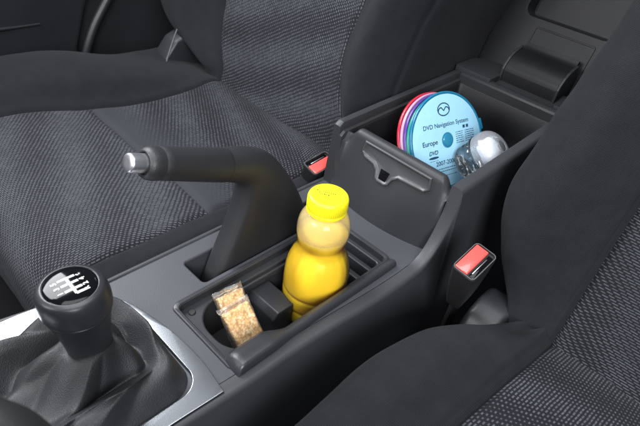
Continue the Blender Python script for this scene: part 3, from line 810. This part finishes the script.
def jrip(t, r, z):
    f = 1.0
    if 1.0 < z < 4.0: f += 0.006*math.cos(20*t)*smstep(1.0, 2.0, z)*(1-smstep(3.2, 4, z))   # moulded flutes on the shoulder
    return f
M['pet'] = film('clear_bottle_plastic', (1.0, 0.985, 0.95), 0.33, 0.05, 0.0, (1.0, 0.85, 0.50))
def headspace():      # the empty neck is misted with pulp and droplets above the fill line
    nt = M['pet'].node_tree
    mix = [n for n in nt.nodes if n.type == 'MIX_SHADER' and abs(n.inputs[0].default_value) < 1e-6][0]
    tc = nd(nt, 'ShaderNodeTexCoord'); sp = nd(nt, 'ShaderNodeSeparateXYZ'); nt.links.new(tc.outputs['Object'], sp.inputs[0])
    n = nd(nt, 'ShaderNodeTexNoise', Scale=160.0, Detail=3.0); nt.links.new(tc.outputs['Object'], n.inputs['Vector'])
    ad = nd(nt, 'ShaderNodeMath', operation='MULTIPLY_ADD'); ad.inputs[1].default_value = 0.010; nt.links.new(n.outputs['Fac'], ad.inputs[0]); nt.links.new(sp.outputs['Z'], ad.inputs[2])
    mr = nd(nt, 'ShaderNodeMapRange'); mr.inputs[1].default_value = 0.117; mr.inputs[2].default_value = 0.126; mr.inputs[3].default_value = 0.03; mr.inputs[4].default_value = 0.38
    nt.links.new(ad.outputs[0], mr.inputs[0]); nt.links.new(mr.outputs[0], mix.inputs[0])
headspace()
M['juice'] = simple('orange_juice', (1.0, 0.67, 0.026), 0.3, Subsurface_Weight=0.6, Subsurface_Radius=(0.014, 0.0105, 0.001), Subsurface_Scale=1.0)
bm = bmesh.new(); add_lathe(bm, op, 80, JM, jrip, cap0=True, cap1=False); finish('bottle_wall', bm, M['pet'], jb, angle=80)
ip = [(max(0.01, r-0.07), z) for r, z in op if z < 5.55]+[(2.6, 5.62), (2.5, 5.6), (0.01, 5.6)]
bm = bmesh.new(); add_lathe(bm, ip, 80, JM, jrip); finish('juice', bm, M['juice'], jb, angle=50)
bm = bmesh.new()
cp = [(1.98, 8.45), (2.03, 8.5), (2.03, 8.75), (1.99, 8.8), (2.0, 8.86), (2.03, 8.92), (2.02, 9.9), (1.97, 10.1), (1.87, 10.22), (1.7, 10.28), (1.55, 10.27), (0.01, 10.26)]
cp = [(1.75, 8.45)]+cp
add_lathe(bm, cp, 240, JM, lambda t, r, z: 1+(0.011*math.cos(60*t) if 8.88 < z < 9.95 and r > 1.9 else 0))
cap = finish('cap', bm, M['yellow'], jb, angle=40)
bm = bmesh.new()   # ink-jet dots of the date stamp (too small to read)
cmx = JM @ frame(Vector((0, 0, 10.275)), Vector((0.88, 0.47, 0)).normalized(), Vector((-0.47, 0.88, 0)).normalized(), Vector((0, 0, 1)))
rnd = random.Random(3)
for row_, (x0, x1, yv) in enumerate(((-1.25, 0.95, 0.28), (-1.2, -0.75, 0.0), (-0.6, 0.1, -0.12))):
    x = x0
    while x < x1:
        for k in range(5):
            if rnd.random() < 0.72:
                h = 0.034; dx = (k % 2)*0.07; dy = (k//2)*0.075-0.07
                vs = [bm.verts.new(cmx @ Vector((x+dx+a*h, yv+dy+b*h, 0))) for a, b in ((-1, -1), (1, -1), (1, 1), (-1, 1))]; bm.faces.new(vs)
        x += 0.2
finish('date_stamp', bm, M['ink'], cap, flat=True)

# ================================================================== CEREAL BARS
M['grain'] = None
def grain_mat():
    m, nt, b, o = new_mat('puffed_grain')
    tc = nd(nt, 'ShaderNodeTexCoord')
    v = nd(nt, 'ShaderNodeTexVoronoi', Scale=430.0); n = nd(nt, 'ShaderNodeTexNoise', Scale=200.0, Detail=4.0)
    nt.links.new(tc.outputs['Object'], v.inputs['Vector']); nt.links.new(tc.outputs['Object'], n.inputs['Vector'])
    cr = nd(nt, 'ShaderNodeValToRGB')
    cr.color_ramp.elements[0].color = (0.90, 0.64, 0.29, 1); cr.color_ramp.elements[1].color = (0.50, 0.25, 0.07, 1)
    cr.color_ramp.elements[1].position = 0.8; e = cr.color_ramp.elements.new(0.35); e.color = (0.84, 0.53, 0.19, 1)
    nt.links.new(v.outputs['Distance'], cr.inputs[0])
    mx = nd(nt, 'ShaderNodeMix', data_type='RGBA', blend_type='MULTIPLY'); mx.inputs[0].default_value = 0.12
    nt.links.new(cr.outputs[0], mx.inputs[6]); nt.links.new(n.outputs['Color'], mx.inputs[7])
    mx2 = nd(nt, 'ShaderNodeMix', data_type='RGBA'); mx2.inputs[7].default_value = (0.92, 0.78, 0.50, 1)
    mr = nd(nt, 'ShaderNodeMapRange'); mr.inputs[1].default_value = 0.52; mr.inputs[2].default_value = 0.68
    nt.links.new(n.outputs['Fac'], mr.inputs[0]); nt.links.new(mr.outputs[0], mx2.inputs[0]); nt.links.new(mx.outputs[2], mx2.inputs[6])
    nt.links.new(mx2.outputs[2], b.inputs['Base Color']); b.inputs['Roughness'].default_value = 0.6
    return m
M['grain'] = grain_mat()
M['wrap'] = film('clear_wrapper_film', (1, 1, 1), 0.34, 0.09, 0.10, (1, 1, 1), crumple=0.8)
def cereal_bar(o, yv, lv, nv, L, W, T, seed, label, group='cereal bars in the tray'):
    """o = middle of the lower end; yv across, lv up along the bar, nv out of its face"""
    root = thing('cereal_bar', o, label, 'cereal bar', group)
    rnd = random.Random(seed); F = frame(o, yv, lv, nv)
    bm = bmesh.new(); vs = add_box(bm, -W/2, W/2, 0, L, -T/2, T/2, 0.22, 3)
    bmesh.ops.subdivide_edges(bm, edges=bm.edges[:], cuts=1)
    bmesh.ops.triangulate(bm, faces=bm.faces[:])
    for _ in range(4):
        es = [e for e in bm.edges if e.calc_length() > 0.16]
        if not es: break
        bmesh.ops.subdivide_edges(bm, edges=es, cuts=1); bmesh.ops.triangulate(bm, faces=bm.faces[:])
    bm.normal_update()
    for v in bm.verts:
        q = v.co*3.4+Vector((seed, 0, 0))
        d = noise.voronoi(q)[0][0]; d2 = noise.voronoi(v.co*1.7+Vector((0, seed, 0)))[0][0]
        v.co += v.normal*(0.17*(0.5-d)+0.12*(0.5-d2))
    for v in bm.verts: v.co = F @ v.co
    finish('bar', bm, M['grain'], root, angle=60)
    bm = bmesh.new(); K = 40; rings = []
    for i in range(26):
        t = -0.25+(L+0.25+0.62)*i/25
        fl = smstep(L+0.02, L+0.35, t)                          # flattens into the sealed end
        w = W/2+0.13+0.12*fl; h = (T/2+0.14)*(1-fl)+0.03*fl
        rg = []
        for k in range(K):
            a = 2*math.pi*k/K; cs, sn = math.cos(a), math.sin(a)
            x = w*math.copysign(abs(cs)**0.35, cs); z = h*math.copysign(abs(sn)**0.35, sn)
            nn = noise.noise(Vector((x*1.3+seed, t*1.3, z*1.3)))*0.10
            z += nn+fl*0.22*math.sin(x*3.1+seed); x += nn*0.6
            rg.append(F @ Vector((x, t+0.12*fl*noise.noise(Vector((x*2, seed, 0))), z)))
        rings.append(rg)
    add_rings(bm, rings); finish('wrapper', bm, M['wrap'], root, angle=50)
    return root
lv = Vector((-0.66, -0.02, 0.75)).normalized(); yv = Vector((0.05, 0.995, 0.06)).normalized(); nv = yv.cross(lv).normalized(); yv = lv.cross(nv)
if nv.x < 0: nv = -nv
top1 = Vector((1.15, 21.9, 0.35)); L1 = 7.0
cereal_bar(top1-lv*L1, yv, lv, nv, L1, 2.9, 1.15, 3, 'wrapped cereal bar leaning in the cup well, the front one of the two')
yv2 = (Matrix.Rotation(R(-4), 3, nv) @ yv); lv2 = (Matrix.Rotation(R(-4), 3, nv) @ lv)
top2 = Vector((0.2, 22.3, 1.35))
cereal_bar(top2-nv*0.75-lv2*7.4, yv2, lv2, nv, 7.4, 2.8, 1.0, 11, 'wrapped cereal bar showing its crumpled end above the one leaning on it')

# ================================================================== DISCS IN ROUND CASES
dn = Vector((0.83, -0.2, 0.51)).normalized()
def disc_frame(n_, c):
    h = Vector((0, 0, 1)).cross(n_).normalized(); u = n_.cross(h)
    return frame(c, h, u, n_)
c0 = Vector((0.75, 56.3, 7.55))
shades = [('blue', (0.015, 0.20, 0.36)), ('green', (0.03, 0.33, 0.24)), ('purple', (0.13, 0.06, 0.36)), ('pink', (0.62, 0.36, 0.52)), ('red', (0.60, 0.03, 0.06))]
names_ = {'blue': 'blue round disc case with its printed navigation disc facing out, front of the leaning stack', 'green': 'green round disc case directly behind the blue one with the printed disc', 'purple': 'purple round disc case in the middle of the leaning stack', 'pink': 'pale pink round disc case between the purple and the red one', 'red': 'red round disc case at the very back of the leaning stack'}
for i, (nm, col) in enumerate(shades):
    tilt = 0.51+0.02*i
    n_ = Vector((0.83, -0.2, tilt)).normalized()
    F0 = disc_frame(n_, Vector((0, 0, 0))); u = Vector((F0[0][1], F0[1][1], F0[2][1]))
    c = c0-dn*0.56*i
    low = (c-u*6.18).z; c = c+u*((1.55-low)/u.z)*(0.55 if i else 0.0)
    F = disc_frame(n_, c)
    root = thing('disc_case', c-u*6.18, names_[nm], 'disc case', 'round disc cases leaning in the storage box')
    mat = simple(nm+'_case_plastic', col, 0.16, Transmission_Weight=0.25, IOR=1.45, Coat_Weight=0.3)
    bm = bmesh.new()
    pr = [(5.8, -0.25), (6.04, -0.25), (6.14, -0.2), (6.18, -0.1), (6.18, -0.03), (6.12, 0.0), (6.18, 0.03), (6.18, 0.12), (6.14, 0.19), (6.06, 0.22), (5.97, 0.2), (5.93, 0.14), (5.88, 0.1), (1.3, 0.1), (0.01, 0.1)]
    add_lathe(bm, [(0.01, -0.25)]+pr, 128, F)
    sh = finish('shell', bm, mat, root, angle=40)
    bm = bmesh.new()     # closing tab and hinge on the rim
    for a in (R(196), R(10)):
        bm = bmesh.new(); Fa = F @ Matrix.Rotation(a, 4, 'Z') @ Matrix.Translation((6.2, 0, 0))
        add_box(bm, -0.25, 0.35, -0.75, 0.75, -0.2, 0.18, 0.1, 3, Fa)
        finish('closing_tab', bm, mat, root)
    if i == 0:
        bm = bmesh.new(); rg = []
        for r, z in ((5.84, 0.12), (5.84, 0.165), (5.8, 0.18), (1.02, 0.18), (0.98, 0.12)):
            rg.append([F @ Vector((r*math.cos(2*math.pi*k/128), r*math.sin(2*math.pi*k/128), z)) for k in range(128)])
        add_rings(bm, rg, cap0=False, cap1=False); lab = finish('printed_disc', bm, M['label'], root, angle=40)
        bm = bmesh.new(); add_lathe(bm, [(0.98, 0.1), (0.96, 0.15), (0.8, 0.17), (0.72, 0.3), (0.5, 0.34), (0.01, 0.34)], 48, F); finish('hub', bm, M['hub'], root)
        bm = bmesh.new(); Z = 0.192
        def T(s, size, x, y, bold=0.0, al='CENTER', shear=0.0): add_text(bm, s, size, F @ Matrix.Translation((x, y, Z)), bold, al, shear)
        T('DVD Navigation System', 0.80, 0.0, 2.05, 0.008)
        T('Europe', 0.88, -3.05, 0.05, 0.014)
        T('DVD', 0.72, -2.7, -1.25, 0.02, shear=0.25)
        T('2007-2008', 0.80, -0.75, -2.75, 0.008)
        # oval under the DVD letters
        def blob(cx, cy, rx, ry):
            vs = [bm.verts.new(F @ Vector((cx+rx*math.cos(2*math.pi*k/32), cy+ry*math.sin(2*math.pi*k/32), Z))) for k in range(32)]; bm.faces.new(vs)
        blob(-2.7, -1.85, 0.85, 0.16)
        # lines of small print
        def line(x0, x1, y, h=0.05):
            x = x0
            rl = random.Random(int((x0+9)*100+(y+9)*7))
            while x < x1:
                w = rl.uniform(0.12, 0.42); xe = min(x1, x+w)
                vs = [bm.verts.new(F @ Vector((a, b, Z))) for a, b in ((x, y-h), (xe, y-h), (xe, y+h), (x, y+h))]; bm.faces.new(vs); x = xe+0.09
        for k in range(6): line(1.45, 2.75, 0.75-0.27*k)
        for k in range(6): line(3.1, 4.7, 0.75-0.27*k)
        line(-3.4, -2.0, -2.25, 0.03); line(-2.9, 1.6, -3.45, 0.05); line(-2.4, 1.4, -3.8, 0.05); line(-1.6, 1.0, -4.4, 0.04)
        for a, b in ((3.0, 1.3), (3.6, 1.3)):
            vs = [bm.verts.new(F @ Vector((a+p*0.2, b+q*0.2, Z))) for p, q in ((-1, -1), (1, -1), (1, 1), (-1, 1))]; bm.faces.new(vs)
        # emblem: upright oval ring with a winged V inside
        ex, ey = -0.15, 3.95
        def band(pts, w, closed=False):
            pts = [Vector(p) for p in pts]; L = []
            for k, p in enumerate(pts):
                a = pts[k-1] if (closed or k > 0) else p; b = pts[(k+1) % len(pts)] if (closed or k < len(pts)-1) else p
                d = (b-a).normalized(); n2 = Vector((-d.y, d.x)); L.append([F @ Vector((*(p+n2*s), Z)) for s in (w, -w)])
            if closed: L.append(L[0])
            add_rings(bm, L, closed=False)
        band([(ex+1.0*math.cos(2*math.pi*k/48), ey+0.78*math.sin(2*math.pi*k/48)) for k in range(48)], 0.075, True)
        wing = smooth_path([(-0.92, -0.2, 0), (-0.78, 0.12, 0), (-0.42, 0.26, 0), (-0.18, 0.05, 0), (0, -0.14, 0), (0.18, 0.05, 0), (0.42, 0.26, 0), (0.78, 0.12, 0), (0.92, -0.2, 0)], 4)
        band([(ex+p.x, ey+p.y) for p in wing], 0.075)
        finish('print', bm, M['inkteal'], lab, flat=True)

# ================================================================== WATER BOTTLE
wax = Vector((0.60, 0.13, 0.79)).normalized()
wc = Vector((6.95, 58.1, 9.0))                      # middle of the cap top
wh = Vector((0, 1, 0)); wh = (wh-wax*wh.dot(wax)).normalized(); wu = wax.cross(wh)
WF = frame(wc, wh, wu, wax)
wb = thing('water_bottle', wc-wax*5.4, 'clear water bottle with frosted domed cap, leaning beside the disc cases in the box', 'bottle')
M['water'] = film('clear_water_bottle', (0.88, 0.93, 0.97), 0.6, 0.03, 0.03, (0.8, 0.88, 0.95), crumple=0.0)
M['frost'] = film('frosted_cap_plastic', (0.97, 0.98, 1.0), 0.45, 0.14, 0.26, (0.88, 0.89, 0.94), crumple=0.15)
M['cork'] = simple('white_cap_core', (0.62, 0.65, 0.69), 0.3)
bm = bmesh.new()
bp2 = [(0.01, -5.35), (1.7, -5.4), (2.2, -5.25), (2.42, -4.9), (2.45, -4.6), (2.32, -4.45), (2.32, -4.35), (2.48, -4.2), (2.5, -3.9), (2.36, -3.75), (2.36, -3.65), (2.5, -3.5), (2.52, -3.1), (2.45, -2.8), (2.4, -2.2), (2.4, -1.2)]
add_lathe(bm, [(p.x, p.y) for p in smooth_path([(a, b, 0) for a, b in bp2], 3)], 64, WF, lambda t, r, z: 1+0.015*math.cos(9*t)*0, cap1=False); finish('bottle_wall', bm, M['water'], wb, angle=60)
bm = bmesh.new()
cp2 = [(2.6, -2.35), (2.76, -2.3), (2.82, -1.9), (2.82, -1.3), (2.72, -0.8), (2.48, -0.35), (2.05, 0.05), (1.45, 0.34), (0.95, 0.46), (0.72, 0.46), (0.66, 0.36), (0.5, 0.3), (0.01, 0.28)]
add_lathe(bm, [(p.x, p.y) for p in smooth_path([(a, b, 0) for a, b in cp2], 3)], 64, WF, cap0=False); wcap = finish('cap', bm, M['frost'], wb, angle=60)
bm = bmesh.new(); add_lathe(bm, [(1.75, -2.0), (1.8, -1.0), (1.6, -0.6), (1.1, -0.3), (0.7, -0.1), (0.62, 0.1), (0.5, 0.22), (0.01, 0.25)], 40, WF, lambda t, r, z: 1+0.10*math.cos(5*t+0.5)*(1 if r > 1.1 else 0)); finish('spout', bm, M['cork'], wb, angle=40)
bm = bmesh.new(); add_lathe(bm, [(0.66, 0.30), (0.62, 0.42), (0.5, 0.47), (0.01, 0.48)], 32, WF); finish('plug', bm, M['latch'], wcap, angle=40)
bm = bmesh.new(); add_lathe(bm, [(2.4, -2.75), (2.78, -2.65), (2.8, -2.45), (2.4, -2.4)], 48, WF, cap0=False, cap1=False); finish('neck_ring', bm, M['water'], wb, angle=40)

# ================================================================== DOOR AND PILLAR BEYOND THE FAR SEAT
dr = thing('car_door', (-70, 18, -24), 'dark door trim with a long armrest beyond the far seat', 'door')
bm = bmesh.new(); add_prism(bm, [(-20, -24), (-20, 34), (62, 34), (50, 16), (43.5, 4), (41, -3), (40, -24)], 'x', -76, -71, 1.0, 4); finish('trim_panel', bm, M['door'], dr)
bm = bmesh.new(); rings = []
for i in range(41):
    y = -18+i*1.32; e = 1-smstep(0, 33, y)
    w = 0.15+5.2*e; h = 0.12+0.88*e; c = 2.6+2.0*e
    rings.append([Vector((x, y, c+z*h)) for x, z in ((-71.5, 2.4), (-71+w*0.5, 2.1), (-71+w*0.9, 1.5), (-71+w, 0.6), (-71+w*0.9, -0.6), (-71+w*0.4, -1.8), (-71.5, -2.4))])
add_rings(bm, rings); finish('armrest', bm, M['door'], dr, angle=60)
pl = thing('door_pillar', (-70, 47, -24), 'black pillar trim between the doors with a pale sealing strip', 'pillar')
bm = bmesh.new(); add_prism(bm, [(38.5, -24), (38.6, 4), (40, 20), (42, 34), (90, 34), (86, 4), (84, -24)], 'x', -80, -74, 1.2, 4); finish('pillar_trim', bm, M['door'], pl)
bm = bmesh.new(); add_tube(bm, smooth_path([(-71.2, 40.6, -20), (-71.2, 41.4, -8), (-71.2, 44.0, -0.5), (-71.2, 49.2, 7), (-71.2, 56.5, 18), (-71.2, 67, 33)], 6), 0.85, 14); finish('sealing_strip', bm, M['door'], pl)

# ================================================================== REAR BENCH (dark cloth seen between the seats)
rb = thing('rear_bench', (0, 112, -24), 'dark cloth rear bench in the shade behind the front seats', 'rear seat')
bm = bmesh.new(); add_box(bm, -62, 62, 100, 134, -22, 2, 4, 5); finish('bench_cushion', bm, M['carpet'], rb)
bm = bmesh.new(); add_box(bm, -62, 62, 124, 138, 1, 52, 4, 5); finish('bench_backrest', bm, M['carpet'], rb)

# ================================================================== DASHBOARD EDGE (out of focus, bottom left)
db = thing('dashboard', (9, -6, -20), 'dark brown black lower edge of the dashboard in the bottom left corner', 'dashboard')
bm = bmesh.new(); rings = []
pth = smooth_path([(-4, -4.5, 19.6), (4, -1.6, 19.4), (9, 0.2, 19.2), (11.3, 1.3, 19.1), (12.6, 2.0, 18.9), (13.9, 2.3, 18.4), (15.0, 1.9, 17.4), (15.8, 0.4, 16.0), (16.0, -3, 14)], 6)
for p in pth:
    rings.append([p+Vector((0.35*a, -0.94*a, b)) for a, b in ((9, 3.0), (3.5, 1.0), (1.2, 0.5), (0.3, 0.1), (0, -0.5), (0.3, -1.2), (1.3, -1.7), (9, -2.5))])
add_rings(bm, rings); finish('lower_trim', bm, M['black'], db, angle=80)

# ================================================================== CAMERA
cam = bpy.data.cameras.new('camera'); co = bpy.data.objects.new('camera', cam); COL.objects.link(co)
right = Vector((0.70424632, 0.69986798, 0.11925573)); down = Vector((0.50276154, -0.37303194, -0.77979356)); fwd = Vector((-0.50126635, 0.60912394, -0.61457308))
co.matrix_world = frame(Vector((28, 0, 40))*S, right, -down, -fwd)
cam.sensor_width = 36; cam.lens = 527.43/640*36; cam.clip_start = 0.01; cam.clip_end = 50
cam.dof.use_dof = True; cam.dof.focus_distance = 0.55; cam.dof.aperture_fstop = 13
scn.camera = co

# ================================================================== LIGHT
def area(name, loc, target, sx, sy, power, col=(1, 1, 1)):
    l = bpy.data.lights.new(name, 'AREA'); l.shape = 'RECTANGLE'; l.size = sx*S; l.size_y = sy*S; l.energy = power; l.color = col
    o = bpy.data.objects.new(name, l); COL.objects.link(o)
    d = (Vector(target)-Vector(loc)).normalized()
    o.location = Vector(loc)*S; o.rotation_euler = d.to_track_quat('-Z', 'Y').to_euler()
    return o
area('window_light', (-130, 6, 122), (-10, 14, 0), 84, 84, 46, (0.93, 0.97, 1.0))
area('windscreen_light', (-22, -112, 98), (0, 35, 0), 70, 50, 21, (0.98, 0.99, 1.0))
area('camera_side_fill', (128, -62, 96), (5, 32, 0), 80, 70, 35, (0.95, 0.97, 1.0))  # fill from the camera side, placed to brighten the bottle and console flank
area('overhead_fill', (10, 10, 150), (0, 20, 0), 110, 90, 20, (0.96, 0.98, 1.0))  # added soft fill standing in for bounce from above; no lamp is there
w = bpy.data.worlds.new('World'); scn.world = w; w.use_nodes = True
bg = w.node_tree.nodes['Background']; bg.inputs[0].default_value = (0.68, 0.73, 0.82, 1); bg.inputs[1].default_value = 0.16

scn.render.engine = 'CYCLES'
scn.view_settings.view_transform = 'Standard'; scn.view_settings.look = 'None'; scn.view_settings.gamma = 1; scn.view_settings.exposure = 0
scn.render.resolution_x = 1024; scn.render.resolution_y = 682
